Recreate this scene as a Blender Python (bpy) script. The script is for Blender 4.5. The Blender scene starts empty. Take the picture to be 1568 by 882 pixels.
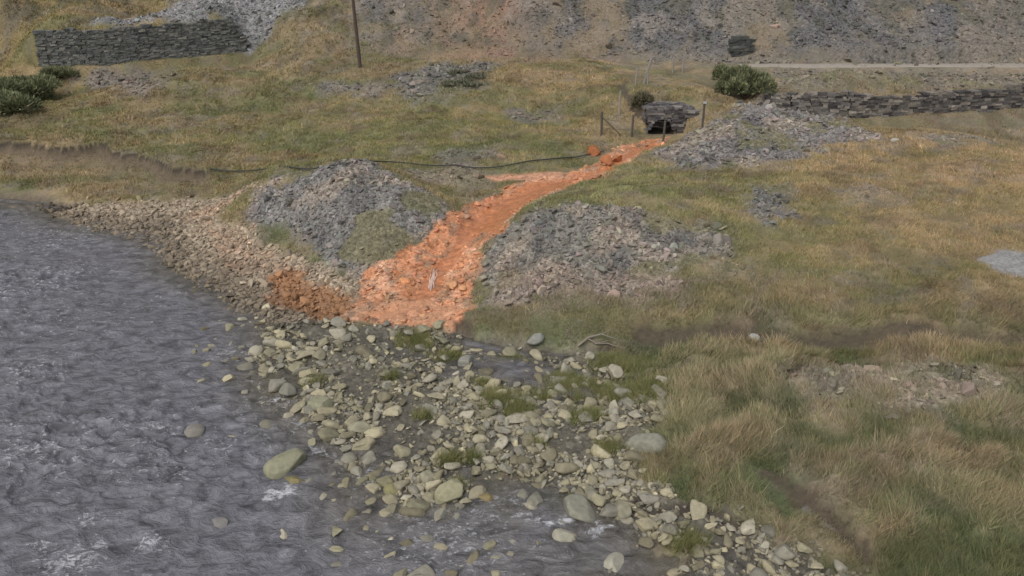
import bpy, math, numpy as np, time
T0=time.time()
rng=np.random.default_rng(7)
scene=bpy.context.scene
CAMH=14.0; PITCH=math.radians(24); TH=math.tan(math.radians(32.5))
# ------------------------------------------------------------ survey helpers
def ray(u,v):
    x=(np.asarray(u,float)-784)/784*TH; y=(441-np.asarray(v,float))/784*TH
    return np.stack([x, math.cos(PITCH)+y*math.sin(PITCH), -math.sin(PITCH)+y*math.cos(PITCH)],-1)
def at_z(u,v,z):
    d=ray(u,v); t=(z-CAMH)/d[...,2]
    return d[...,0]*t, d[...,1]*t
def lin(c):
    c=np.asarray(c,float)/255.
    return np.where(c<=.04045,c/12.92,((c+.055)/1.055)**2.4)
# ------------------------------------------------------------ noise
def _h(xi,yi,seed):
    h=(xi*374761393+yi*668265263+seed*1442695041)&0xffffffff
    h=((h^(h>>13))*1274126177)&0xffffffff
    h=h^(h>>16)
    return (h&0xffffff)/float(0xffffff)
def vn(x,y,seed=0):
    x=np.asarray(x,float);y=np.asarray(y,float)
    xf=np.floor(x);yf=np.floor(y);xi=xf.astype(np.int64)+100000;yi=yf.astype(np.int64)+100000
    fx=x-xf;fy=y-yf
    fx=fx*fx*fx*(fx*(fx*6-15)+10);fy=fy*fy*fy*(fy*(fy*6-15)+10)
    a=_h(xi,yi,seed);b=_h(xi+1,yi,seed);c=_h(xi,yi+1,seed);d=_h(xi+1,yi+1,seed)
    return (a*(1-fx)+b*fx)*(1-fy)+(c*(1-fx)+d*fx)*fy
def fbm(x,y,seed=0,o=4,g=.5):
    s=0;a=1;n=0
    for i in range(o):
        s=s+a*(vn(x,y,seed+i*17)*2-1);n+=a;a*=g
        x,y=(x*.8-y*.6)*2.03+5.1,(x*.6+y*.8)*2.03+1.7
    return s/n
def sst(a,b,x):
    t=np.clip((x-a)/(b-a),0,1);return t*t*(3-2*t)
# ------------------------------------------------------------ terrain grid
Yr=np.concatenate([[-400,-150,-60,-25,-8,2,6],9*np.exp(np.linspace(0,math.log(88/9),620)),[90,93,97,102,108,116,126,140,160,190,230,300,400,600]])
Sc=np.concatenate([[-12,-6,-3,-2,-1.5,-1.25,-1.1],np.linspace(-1,1,640),[1.1,1.25,1.5,2,3,6,12]])
def W(y): return .75*np.maximum(y,9)+7
def lookup(A,x,y):
    fi=np.interp(y,Yr,np.arange(len(Yr)));fj=np.interp(x/W(y),Sc,np.arange(len(Sc)))
    i=np.minimum(fi.astype(int),len(Yr)-2);j=np.minimum(fj.astype(int),len(Sc)-2)
    a=fi-i;b=fj-j
    if A.ndim==3:a=a[...,None];b=b[...,None]
    return (A[i,j]*(1-b)+A[i,j+1]*b)*(1-a)+(A[i+1,j]*(1-b)+A[i+1,j+1]*b)*a
GY=np.repeat(Yr[:,None],len(Sc),1); GX=Sc[None,:]*W(GY)
def base(y): return np.interp(y,[-100,14,20,26,31,36,43,50,55,58,63,65.5,68,90,150,300,600],[.5,.6,.7,.9,1.4,2,2.6,3,3.3,3.9,4.3,4.5,5.6,17,45,90,120])
C=[(0,300,.2),(60,307,.15),(110,322,.08),(200,318,.2),(250,320,.2),(0,270,.8),(100,280,.75),(200,285,.75),(290,295,.7),
(0,240,1.5),(100,240,1.5),(200,240,1.5),(300,265,1.15),(0,200,2.2),(150,200,2.2),(300,200,2.2),(450,200,2.3),(600,200,2.4),(750,200,2.5),(850,200,2.5),
(-150,200,2.2),(-150,270,.8),(100,170,2.7),(250,160,2.9),(450,150,3.1),(600,150,3.2),(750,155,3.1),(880,170,2.8),(0,150,3.1),(400,240,1.6),(520,235,1.8),
(200,125,3.8),(450,125,3.8),(650,125,3.9),(850,125,3.9),(300,105,4.4),(500,105,4.4),(700,96,4.6),(880,95,4.6),(960,100,4.4),
(1300,440,1.2),(1300,400,1.4),(1300,360,1.7),(1300,320,2.0),(1300,280,2.3),(1300,240,2.6),(1500,440,1.25),(1500,400,1.45),(1500,340,1.9),(1500,280,2.35),(1500,230,2.7),(1420,200,2.9),
(1200,440,1.15),(1200,380,1.6),(1180,320,2.1),(1100,290,2.35),
(1160,165,3.7),(1100,190,3.4),(1200,200,3.2),(1250,185,3.3),(1320,205,3.0),(1080,215,2.9),(1100,240,2.6),(1180,250,2.5),(1030,240,2.4),
(1020,212,2.2),(970,232,2.1),(930,255,1.9),(880,272,1.8),(800,295,1.6),(760,320,1.4),(720,350,1.1),(680,390,.85),(660,430,.5),(640,470,.25),(620,495,.12),
(850,240,2.1),(800,262,1.9),(700,262,1.8),(650,290,1.7),(700,305,1.55),
(400,275,1.9),(460,260,2.5),(560,253,2.95),(610,276,2.75),(650,303,2.3),(680,335,1.7),(340,325,.5),(380,360,.4),(440,385,.3),(500,405,.4),(560,425,.4),(600,410,.65),(650,370,1.),
(500,330,1.6),(580,350,1.6),(450,320,1.5),(600,248,1.9),(500,243,1.8),(400,262,1.4),(350,280,.9),(320,300,.5),
(200,335,.12),(280,352,.12),(320,390,.12),(390,415,.1),(430,440,.12),(480,460,.1),(450,480,.05),(540,480,.1),
(790,325,2.2),(850,305,2.6),(950,310,2.7),(1050,330,2.4),(1100,350,2.1),(900,285,2.3),(1000,275,2.4),(850,290,2.0),(760,380,1.6),(850,380,1.9),(950,380,1.85),(1050,380,1.75),
(740,440,.6),(850,450,.85),(950,450,.95),(720,490,.45),(800,502,.65),(900,502,.7),(1000,490,.8),
(730,530,.02),(800,540,.04),(870,550,.05),(1000,530,.3),(1150,520,.45),(1300,522,.45),(1450,520,.5),(1568,525,.5),(1150,495,.9),(1400,490,1.05),
(1050,550,.7),(1200,560,.9),(1400,570,1.0),(1560,560,.9),(1100,650,.7),(1300,680,.9),(1500,700,1.0),(1010,680,.3),(1015,740,.3),(1150,745,.6),(1245,785,.5),(1400,800,.9),(1340,850,.6),(1500,870,.9),
(1100,800,.12),(1250,865,.15),(1010,800,.03),(930,570,.2),(970,620,.2),(500,520,.1),(600,560,.12),(700,600,.12),(800,650,.12),(900,680,.12),(600,640,.05),(700,700,.02),(850,740,-.04),
(550,600,.06),(450,540,.03),(420,600,-.02),(560,780,-.12),(650,820,-.25),(800,850,-.25),(900,870,-.25),(1000,875,-.1),(900,810,-.2),(700,770,-.14),(800,710,.03),
(200,500,-.5),(100,400,-.5),(300,700,-.5),(100,800,-.5),(350,500,-.25),(450,800,-.3),(0,600,-.6),(400,700,-.25),(500,700,-.12),(200,390,-.3),
(970,150,3.9),(1030,146,4.05),(1090,146,4.0),(1030,120,4.2),
(200,36,7.2),(300,20,7.8),(20,40,7),(60,20,7.9),(0,10,8.4),(430,50,6.4),(0,85,5.0),(1130,60,5.9)]
C=np.array(C,float); cx,cy=at_z(C[:,0],C[:,1],C[:,2]); cz=C[:,2]
def wallpts(L):
    out=[]
    for u,vb,vt,zb in L:
        x,y=at_z(u,vb,zb); d=ray(u,vt); t=y/d[1]; out.append((float(x),float(y),zb,CAMH+d[2]*t))
    return np.array(out)
WL=wallpts([(58,103,49,4.45),(130,100,45,4.55),(210,95,41,4.65),(290,88,35,4.8),(350,82,30,4.95),(378,80,60,5.0)])
WR=wallpts([(1174,160,142,3.1),(1215,172,143,2.9),(1300,181,147,2.8),(1400,176,144,2.9),(1500,170,138,2.95),(1580,166,131,3.0),(1720,162,127,3.1)])
ex=[];
for Wp,n in ((WL,14),(WR,22)):
    tt=np.linspace(0,len(Wp)-1,n)
    P=np.stack([np.interp(tt,np.arange(len(Wp)),Wp[:,k]) for k in range(4)],1)
    for p in P:
        ex.append((p[0],p[1]-.5,p[2]-.05)); ex.append((p[0],p[1]+1.2,p[3]-.1))
ex+= [(-90,43,-.1),(-90,48,.8),(-70,45.,.1),(-60,52,2.2)]
ex=np.array(ex); cx=np.append(cx,ex[:,0]);cy=np.append(cy,ex[:,1]);cz=np.append(cz,ex[:,2])
def kern(r,L=6.0):
    q=math.sqrt(3)*r/L; return (1+q)*np.exp(-q)
K=kern(np.hypot(cx[:,None]-cx,cy[:,None]-cy))+np.eye(len(cx))*.004
wts=np.linalg.solve(K,cz-base(cy))
Z=base(GY)
near=(np.abs(GX)<130)&(GY>-10)&(GY<110)
nx,ny=GX[near],GY[near]; acc=np.zeros(nx.shape)
for a,b,w in zip(cx,cy,wts): acc+=w*kern(np.hypot(nx-a,ny-b))
Z[near]+=acc
def sdpoly(x,y,P):
    n=len(P);d2=np.full(x.shape,1e12);ins=np.zeros(x.shape,bool)
    for i in range(n):
        ax,ay=P[i];bx,by=P[(i+1)%n];ex_,ey=bx-ax,by-ay
        t=np.clip(((x-ax)*ex_+(y-ay)*ey)/(ex_*ex_+ey*ey+1e-9),0,1)
        d2=np.minimum(d2,(x-ax-ex_*t)**2+(y-ay-ey*t)**2)
        c=((ay>y)!=(by>y))&(x<(bx-ax)*(y-ay)/((by-ay) if abs(by-ay)>1e-9 else 1e-9)+ax)
        ins^=c
    d=np.sqrt(d2);return np.where(ins,d,-d)
def dline(x,y,P):
    d2=np.full(x.shape,1e12)
    for i in range(len(P)-1):
        ax,ay=P[i];bx,by=P[i+1];ex_,ey=bx-ax,by-ay
        t=np.clip(((x-ax)*ex_+(y-ay)*ey)/(ex_*ex_+ey*ey+1e-9),0,1)
        d2=np.minimum(d2,(x-ax-ex_*t)**2+(y-ay-ey*t)**2)
    return np.sqrt(d2)
def stepwall(Wp):
    global Z
    yw=np.interp(GX,Wp[:,0],Wp[:,1]);zb=np.interp(GX,Wp[:,0],Wp[:,2]);zt=np.interp(GX,Wp[:,0],Wp[:,3])
    e=sst(Wp[0,0]-1,Wp[0,0],GX)*(1-sst(Wp[-1,0],Wp[-1,0]+1,GX))
    d=yw+.3-GY; m=e*(d>0)*(1-sst(1.2,3.5,d)); Z=Z*(1-m)+np.minimum(Z,zb)*m
    d=GY-yw-.3; m=e*(d>=0)*(1-sst(.8,3,d)); Z=Z*(1-m)+np.maximum(Z,zt-.12)*m
stepwall(WL);stepwall(WR)
m=sst(14,17,GX)*sst(55.5,56.5,GY)*(1-sst(61.5,63,GY)); Z=np.where(m>0,Z*(1-m)+np.minimum(Z,4.05+.02*(GY-56))*m,Z)
rv=np.array([(0,305),(60,310),(110,330),(160,345),(225,365),(265,395),(310,415),(360,450),(385,480),(370,520),(395,560),(420,600),(480,640),(530,680),(545,720),(530,780),(600,815),(700,840),(800,882)],float)
rx,ry=at_z(rv[:,0],rv[:,1],0.)
RIV=np.array([(-400,55),(-60,45)]+list(zip(rx,ry))+[(1.5,6),(2,-400),(-900,-400)])
sdr=sdpoly(GX,GY,RIV)
tt=sst(0,4,sdr); Z=Z*(1-tt)+np.minimum(Z,-.45)*tt
tt=sst(-.2,.5,sdr); Z=np.where(sdr>-.2,np.minimum(Z,Z*(1-tt)-.05*tt),Z)
tk=(sst(61.3,62.3,GY)*(1-sst(65.2,66,GY)))*sst(12,19,GX); Z=Z*(1-tk)+4.45*tk
def ground_pts(L):
    L=np.asarray(L,float); d=ray(L[:,0],L[:,1]); ts=12*np.exp(np.linspace(0,math.log(25),1500))
    X=d[:,0:1]*ts;Y=d[:,1:2]*ts;H=CAMH+d[:,2:3]*ts
    below=H<lookup(Z,X,Y); below[:,-1]=True
    k=below.argmax(1); r=np.arange(len(L)); return np.stack([X[r,k],Y[r,k]],1)
SC=ground_pts([(-120,214),(0,217),(60,222),(95,228),(150,216),(172,232),(222,238),(262,258),(312,261)])
lo=ground_pts([(330,285),(250,300),(100,310),(0,300),(-120,290)])
BENCH=np.concatenate([SC,lo])
sb=sdpoly(GX,GY,BENCH)+.3*fbm(GX*.7,GY*.7,3,2)
ds=dline(GX,GY,SC)
Z-= .6*sst(-.25,.3,sb)*(1-sst(1.5,4.5,ds))
PUD=ground_pts([(1212,766),(1240,768),(1262,785),(1282,803),(1262,808),(1238,792)])
spd=sdpoly(GX,GY,PUD);Z-=sst(-.5,.1,spd)*.12
# ------------------------------------------------------------ colour / mask painting
col=np.zeros(GX.shape+(3,)); 
BL=[(50,190,6,(126,110,68)),(200,150,6,(132,115,72)),(400,165,7,(119,116,67)),(300,215,6,(115,110,64)),(600,180,6,(121,116,67)),(850,205,4,(122,111,68)),(800,112,6,(156,132,88)),(930,110,5,(154,130,86)),(900,145,4,(142,114,74)),(650,215,5,(118,114,67)),
(100,270,5,(124,108,74)),(250,290,4,(118,103,67)),(20,20,6,(134,114,64)),(100,25,6,(138,119,69)),(500,60,8,(124,108,82)),(420,110,5,(124,109,80)),(700,290,2.5,(121,112,78)),(450,370,2.5,(108,108,76)),(1000,290,3.5,(127,124,78)),(900,290,3,(123,120,80)),
(1250,300,4,(142,126,80)),(1400,250,4,(154,124,86)),(1250,255,3,(153,128,86)),(1500,280,4,(154,128,86)),(1500,370,2.5,(158,128,98)),(1350,380,3,(135,119,76)),(1200,400,3,(137,122,81)),(1400,450,3,(131,114,76)),(1100,450,2.5,(121,111,75)),(950,480,2,(109,104,68)),(780,490,1.6,(104,106,70)),
(1250,488,1.5,(96,94,60)),(1500,490,1.6,(92,90,58)),(1400,185,3.5,(128,110,76)),(1300,532,1.6,(132,117,79)),(1500,545,1.8,(127,114,74)),(1000,560,1.3,(102,100,70)),(1080,590,1.3,(152,138,106)),(1250,630,1.8,(130,122,95)),(1400,680,1.8,(147,131,104)),(1540,640,1.8,(147,129,97)),
(1100,680,1.8,(96,105,63)),(1000,730,1.6,(90,101,60)),(1300,745,1.6,(102,108,69)),(1400,780,1.8,(90,100,61)),(1200,820,1.7,(94,104,65)),(1500,760,1.5,(124,113,83)),(1500,850,1.8,(104,110,69)),(860,600,1.,(100,104,70)),(750,60,6,(130,108,86)),(1300,60,10,(116,108,93)),(1500,120,5,(128,117,96)),(1100,110,4,(112,108,80))]
P=ground_pts([b[:2] for b in BL]); ws=np.full(GX.shape,1e-5); col+=1e-5*lin((126,112,76))
for (u,v,r,c),p in zip(BL,P):
    w=np.exp(-((GX-p[0])**2+(GY-p[1])**2)/(2*(r*1.2)**2)); ws+=w; col+=w[...,None]*lin(c)
col/=ws[...,None]
n1=fbm(GX*.35,GY*.6,11);n2=fbm(GX*1.3,GY*1.6,12);n3=fbm(GX*.12,GY*.25,13)
def mixc(col,c,m): return col*(1-m[...,None])+lin(c)*m[...,None]
east=sst(8,16,GX)*sst(26,30,GY)
col=mixc(col,(94,99,60),np.clip(sst(-.1,.4,n1)*.65,0,1)*(1-.5*east)); col=mixc(col,(154,128,96),np.clip(sst(.0,.45,-n1)*.38+sst(.1,.5,n3)*.15,0,1))
col=mixc(col,(124,112,98),sst(.12,.45,fbm(GX*.9,GY*1.2,15))*.6)
col=mixc(col,(104,84,62),sst(.1,.45,fbm(GX*.6,GY*.8,16))*.55)
col*=(1+.34*n2)[...,None]
grass=np.ones(GX.shape);rocky=np.zeros(GX.shape);wet=np.zeros(GX.shape);scree=np.zeros(GX.shape);och=np.zeros(GX.shape);grav=np.zeros(GX.shape);beach=np.zeros(GX.shape)
ne=fbm(GX*.8,GY*.8,21);ne2=fbm(GX*3,GY*3,22)
def layer(poly,c,soft=.5,namp=.6,strength=1.,pts=None):
    P=ground_pts(poly) if pts is None else pts
    m=np.zeros(GX.shape); b=3+namp
    k=(GX>P[:,0].min()-b)&(GX<P[:,0].max()+b)&(GY>P[:,1].min()-b)&(GY<P[:,1].max()+b)
    s=sdpoly(GX[k],GY[k],P)+namp*(ne[k]*1.1+ne2[k]*.45)
    m[k]=sst(-soft,soft,s)*strength
    return m
def line(poly,w,namp=.2):
    P=ground_pts(poly); return 1-sst(w*.4,w,dline(GX,GY,P)+namp*ne2)
def paint(m,c,g=0.,r=1.,arr=None,am=1.):
    global col,grass,rocky
    col=mixc(col,c,m);grass=grass*(1-m)+g*m;rocky=np.maximum(rocky*(1-m*.5),r*m)
    if arr is not None: arr[...]=np.maximum(arr,m*am)
hill=[([(960,95),(930,40),(960,-80),(1900,-80),(1900,100),(1300,97),(1100,95)],(112,105,97),1.8,3.,.85),
([(560,75),(640,-80),(960,-80),(965,92),(800,88),(650,82)],(122,104,88),1.8,3.,.7),
([(710,85),(722,-80),(790,-80),(775,85)],(148,108,82),2.,2.,.7),
([(540,50),(590,-80),(720,-80),(650,20),(600,50)],(108,104,100),1.5,2.,.8)]
for p,c,s,n,st in hill:
    m=layer(p,c,s,n,st); paint(m,c,.3,.9,scree,.7)
wx=fbm(GX*.06,GY*.06,30)*2
streak=fbm(GX*.22+wx,GY*.09,31,5,.6)
hp=sst(-.2,.15,streak)*sst(65,67,GY)*sst(-4,6,GX)*.85
paint(hp,(92,91,92),.06,1.,scree,.95)
hp=sst(.05,.35,fbm(GX*.3+wx,GY*.12,35,5,.6))*sst(65,67,GY)*sst(-14,-4,GX)*.7
paint(hp,(132,114,88),.8,.3); scree*=1-hp*.7
hp=sst(.05,.3,fbm(GX*.7,GY*.4,37,5,.6))*sst(66,68,GY)*.6; col=mixc(col,(76,76,64),hp)
hp=sst(.1,.35,fbm(GX*.5,GY*.3,38,5,.6))*sst(66,68,GY)*.45; col=mixc(col,(140,128,114),hp)
scr=[([(130,42),(250,15),(370,-40),(480,-60),(472,10),(430,40),(377,82),(360,60),(352,32)],(126,124,122),.4,.9,1),
([(110,120),(160,108),(240,108),(265,130),(200,142),(130,138)],(122,113,110),.9,1.6,.75),
([(480,128),(560,130),(620,110),(680,98),(745,97),(735,135),(700,145),(650,155),(600,145),(520,140)],(112,109,106),.9,1.8,.8),
([(1000,238),(1060,205),(1120,175),(1160,156),(1220,165),(1290,178),(1345,212),(1260,225),(1190,255),(1100,260),(1030,255)],(122,116,111),.5,1.,1),
([(1180,112),(1900,112),(1900,150),(1200,150)],(122,113,99),.6,1.2,.65),
([(380,303),(415,272),(500,256),(570,250),(622,282),(684,316),(695,345),(655,370),(610,408),(555,436),(500,412),(470,385),(430,352),(370,330)],(120,116,111),.3,.6,1),
([(735,385),(790,345),(830,320),(900,318),(1000,335),(1120,345),(1100,400),(1020,435),(900,455),(780,462),(732,440)],(122,117,108),.5,1.5,1),
([(1150,290),(1200,282),(1208,310),(1180,342),(1155,330)],(112,110,108),.45,1.2,.9),
([(660,238),(720,222),(770,240),(700,255)],(118,112,108),.6,.9,.6),([(780,170),(850,168),(860,185),(800,188)],(120,112,112),.6,.9,.6),
([(1270,290),(1340,288),(1370,302),(1310,312)],(128,118,106),.6,.9,.5),([(1380,212),(1440,208),(1520,220),(1440,226)],(128,122,118),.6,.9,.6),
([(1200,580),(1300,558),(1568,568),(1700,600),(1450,635),(1300,615)],(122,114,104),.5,1.4,.65),([(620,265),(680,250),(760,262),(740,285),(650,280)],(124,116,104),.6,1.,.6),([(1040,395),(1120,380),(1140,420),(1060,440)],(132,122,104),.5,1.,.4)]
for p,c,s,n,st in scr:
    m=layer(p,c,s,n,st); paint(m,c,.05 if st==1 else .35,1.,scree,1.)
m=sst(.05,.4,fbm(GX*.5,GY*.5,41))*scree*(GY<60); col=mixc(col,(144,130,114),m*.75)
m=sst(.05,.4,fbm(GX*.7,GY*.4,43))*scree; col=mixc(col,(86,85,84),m*.6)
m=sst(.17,.38,fbm(GX*.45+3,GY*.6,45,5))*(scree>.5)*(GY<60); col=mixc(col,(112,107,76),m*.85);scree*=1-m*.75;grass=np.maximum(grass,m*.7)
m=layer([(760,420),(900,420),(1060,410),(1040,450),(900,475),(760,480)],0,.6,1,.7); col=mixc(col,(136,119,103),m)
slab=layer([(1500,396),(1540,388),(1640,392),(1640,430),(1530,418)],0,.2,.7); paint(slab,(132,130,127),0,.5);scree*=1-slab*.7
pm_=layer([],0,.15,.25,1.,PUD);paint(pm_,(118,115,114),0,.2);wet=np.maximum(wet,pm_*.9)
bm=layer([(55,314),(200,313),(310,300),(400,278),(418,284),(340,315),(350,340),(420,378),(490,400),(560,435),(560,500),(395,505),(290,425),(215,385),(135,362)],0,.3,.6); paint(bm,(150,134,112),.03,1.,beach,1.); scree*=1-bm
m=layer([(280,315),(400,278),(420,284),(345,318),(330,345),(420,390),(470,420),(440,450),(330,400)],0,.5,1.,.6); col=mixc(col,(172,132,102),m*(.5+.6*ne2))
gm=layer([(395,505),(560,497),(700,505),(725,527),(870,548),(900,570),(1010,600),(1005,640),(965,690),(975,750),(1060,765),(1180,795),(1350,900),(1330,1000),(1100,960),(1040,850),(975,800),(920,765),(820,745),(720,735),(690,800),(580,795),(545,740),(540,690),(460,635),(380,560)],0,.25,.7); 
paint(gm,(100,94,80),.0,.9,grav,1.); scree*=1-gm
pm=layer([(402,428),(450,418),(500,440),(565,460),(550,500),(440,480)],0,.3,.6,.9); paint(pm,(152,106,66),0,.3); och=np.maximum(och,pm*.15);wet=np.maximum(wet,pm*.8);beach*=1-pm*.5
om=layer([(1022,212),(1008,226),(965,246),(935,264),(880,284),(812,310),(782,343),(745,380),(728,430),(712,499),(560,497),(528,485),(552,432),(592,397),(665,352),(722,312),(770,290),(850,268),(905,252),(940,230),(985,216)],0,.12,.5); paint(om,(194,131,90),.0,.6); och=np.maximum(och,om); scree*=1-om;beach*=1-om;grav*=1-om
bm2=layer([(725,270),(800,268),(860,262),(880,272),(800,277),(760,278)],0,.2,.2); paint(bm2,(184,132,98),.0,.6); och=np.maximum(och,bm2*.3);scree*=1-bm2
m=sst(-.05,.4,fbm(GX*1.1,GY*.8,51))*om; col=mixc(col,(208,162,128),m*.65)
m=sst(.0,.3,fbm(GX*1.4,GY*1.2,53))*om; col=mixc(col,(152,98,58),m*.7)
m=sst(.08,.32,fbm(GX*2.2,GY*2.,54))*om; col=mixc(col,(128,110,90),m*.65)
m=line([(1000,222),(960,240),(930,258),(880,275),(830,285),(790,298),(750,322),(715,355),(690,390),(668,420),(655,450),(620,475),(580,485)],.6,.45)*om; col=mixc(col,(172,104,58),m*.8); wet=np.maximum(wet,m*.9)
FLOW=m.copy()
m=layer([(700,350),(800,285),(870,272),(880,285),(812,308),(765,350)],0,.3,.4,.95)*om; col=mixc(col,(174,108,62),m);wet=np.maximum(wet,m*.9)
m=layer([(560,470),(640,455),(700,470),(700,498),(560,496)],0,.3,.5,.7)*om; col=mixc(col,(184,134,98),m);wet=np.maximum(wet,m*.6)
# soil scars
m=(1-sst(.2,.75,ds+.2*ne2))*(sb>-.15); paint(m*.95,(58,50,42),0,.3)
m=(1-sst(.8,3.5,ds+.5*ne))*(sb>0); paint(m*.5,(122,104,80),.6,.5)
for L,w in (([(708,492),(722,520),(800,532),(870,540),(930,532)],.4),([(985,512),(1150,518),(1300,520),(1450,517),(1700,522)],.75),([(880,565),(950,585),(1000,575),(1050,560)],.35),([(1205,575),(1240,556),(1300,552),(1450,560),(1560,572)],.35),([(0,304),(60,308),(100,318)],.45),([(985,770),(1000,785),(1060,775),(1130,800)],.3),([(1180,720),(1260,780),(1330,850)],.35),([(950,130),(970,165),(1000,190)],.4)):
    m=line(L,w,.25)*(1-pm_); paint(m*.9,(74,64,50),.0,.3); Z-=m*.15
grass*=1-sst(-1.3,-.4,sdr);col=mixc(col,(104,94,78),sst(-1.,-.2,sdr)*.7*(beach<.5)*(grav<.5))
CH=line([(905,540),(860,535),(780,530),(720,522),(690,512)],.6,.3);Z-=CH*.16;wet=np.maximum(wet,CH*.7)
shore=sst(.16,.02,Z)*(grav+beach>.2); col*=(1-.4*shore)[...,None]; wet=np.maximum(wet,shore*.5)
# micro relief
tall=sst(30,24,GY)*sst(2,6,GX); tall=np.maximum(tall,.3)
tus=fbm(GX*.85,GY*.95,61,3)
nearm=(GY<66)
Z+=grass*nearm*(tus*.42*tall+fbm(GX*.35,GY*.35,62)*.16)*(1-tk)
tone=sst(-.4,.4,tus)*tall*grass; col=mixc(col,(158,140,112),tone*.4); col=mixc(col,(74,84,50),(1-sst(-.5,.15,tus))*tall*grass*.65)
Z+=scree*(GY<56)*(fbm(GX*2.2,GY*2.2,63,4,.6)*.2+(1-2*np.abs(fbm(GX*.45,GY*.55,64)))*.16)
Z+=om*(fbm(GX*1.8,GY*1.8,65,4,.6)*.22)*(1-wet*.7)
Z+=grav*(fbm(GX*.8,GY*.8,66,4,.55)*.22)+beach*fbm(GX*1.2,GY*1.2,67)*.06
Z-=FLOW*.10
Z+=sst(66,72,GY)*(fbm(GX*.13,GY*.05,71)*1.4+fbm(GX*.8,GY*.6,72)*.4)
hcut=np.ones(GX.shape)
for Wp in (WL,WR):
    yw=np.interp(GX,Wp[:,0],Wp[:,1]);e=(GX>Wp[0,0]-1)&(GX<Wp[-1,0]+1);d=yw-GY
    hcut=np.where(e&(d>-.6)&(d<2),.6,hcut)
hcut=np.where((GX>8)&(GY>56)&(GY<66),.35,hcut); hcut=np.where(spd>-.9,.4,hcut);grass=grass*(1-np.clip(tk*1.2,0,1)*.85)
lum=(col@np.array([.3,.5,.2]))[...,None]; col=lum+(col-lum)*(.85+.05*om[...,None])
# ------------------------------------------------------------ mesh helper
def mk(name,V,F,cols=None,mat=None,smooth=True,extra=None):
    V=np.asarray(V,np.float32).reshape(-1,3);F=np.asarray(F,np.int32);k=F.shape[1]
    me=bpy.data.meshes.new(name);me.vertices.add(len(V));me.vertices.foreach_set('co',V.ravel())
    me.loops.add(F.size);me.loops.foreach_set('vertex_index',F.ravel());me.polygons.add(len(F))
    me.polygons.foreach_set('loop_start',np.arange(0,F.size,k,dtype=np.int32))
    me.polygons.foreach_set('use_smooth',np.full(len(F),smooth))
    me.update(calc_edges=True)
    for nm,A in [('Col',cols)]+list((extra or {}).items()):
        if A is None: continue
        A=np.asarray(A,np.float32).reshape(-1,3);A=np.concatenate([A,np.ones((len(A),1),np.float32)],1)
        at=me.color_attributes.new(nm,'FLOAT_COLOR','POINT');at.data.foreach_set('color',A.ravel())
    if mat: me.materials.append(mat)
    ob=bpy.data.objects.new(name,me);scene.collection.objects.link(ob);return ob
# ------------------------------------------------------------ materials
def newmat(n):
    m=bpy.data.materials.new(n);m.use_nodes=True;nt=m.node_tree;b=nt.nodes['Principled BSDF'];return m,nt,b
def N(nt,t,**kw):
    n=nt.nodes.new(t)
    for k,v in kw.items():
        if k in n.inputs: n.inputs[k].default_value=v
        else: setattr(n,k,v)
    return n
def mth(nt,op,a,b=None,c=None):
    n=nt.nodes.new('ShaderNodeMath');n.operation=op
    for i,x in enumerate((a,b,c)):
        if x is None: continue
        if isinstance(x,(int,float)): n.inputs[i].default_value=x
        else: nt.links.new(x,n.inputs[i])
    return n.outputs[0]
def vmul(nt,colr,fac):
    n=nt.nodes.new('ShaderNodeVectorMath');n.operation='SCALE';nt.links.new(colr,n.inputs[0]);nt.links.new(fac,n.inputs['Scale']);return n.outputs[0]
def ground_mat():
    m,nt,b=newmat('ground_surface');L=nt.links.new
    A=N(nt,'ShaderNodeAttribute',attribute_name='Col');M=N(nt,'ShaderNodeAttribute',attribute_name='Msk')
    sp=nt.nodes.new('ShaderNodeSeparateColor');L(M.outputs['Color'],sp.inputs[0])
    g=nt.nodes.new('ShaderNodeNewGeometry')
    v=N(nt,'ShaderNodeTexVoronoi',Scale=4.5);L(g.outputs['Position'],v.inputs['Vector'])
    v2=N(nt,'ShaderNodeTexVoronoi',Scale=11.);L(g.outputs['Position'],v2.inputs['Vector'])
    s1=nt.nodes.new('ShaderNodeSeparateColor');L(v.outputs['Color'],s1.inputs[0]);s2=nt.nodes.new('ShaderNodeSeparateColor');L(v2.outputs['Color'],s2.inputs[0])
    var=mth(nt,'ADD',mth(nt,'MULTIPLY',s1.outputs[0],.5),mth(nt,'MULTIPLY',s2.outputs[0],.5))
    var=mth(nt,'MULTIPLY_ADD',mth(nt,'SUBTRACT',var,.5),mth(nt,'MULTIPLY',sp.outputs[0],1.1),1.)
    nz=N(nt,'ShaderNodeTexNoise',Scale=6.,Detail=6.,Roughness=.7);L(g.outputs['Position'],nz.inputs['Vector'])
    var=mth(nt,'MULTIPLY',var,mth(nt,'MULTIPLY_ADD',nz.outputs[0],1.3,.35))
    L(vmul(nt,A.outputs['Color'],var),b.inputs['Base Color'])
    L(mth(nt,'MULTIPLY_ADD',sp.outputs[1],-.74,.95),b.inputs['Roughness']);b.inputs['Specular IOR Level'].default_value=.4
    h=mth(nt,'ADD',mth(nt,'MULTIPLY',mth(nt,'MULTIPLY',v.outputs['Distance'],sp.outputs[0]),-.6),mth(nt,'MULTIPLY',nz.outputs[0],.5))
    bp=N(nt,'ShaderNodeBump',Distance=.15);L(mth(nt,'MULTIPLY_ADD',sp.outputs[1],-.5,.8),bp.inputs['Strength']);L(h,bp.inputs['Height']);L(bp.outputs[0],b.inputs['Normal']);return m
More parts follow.
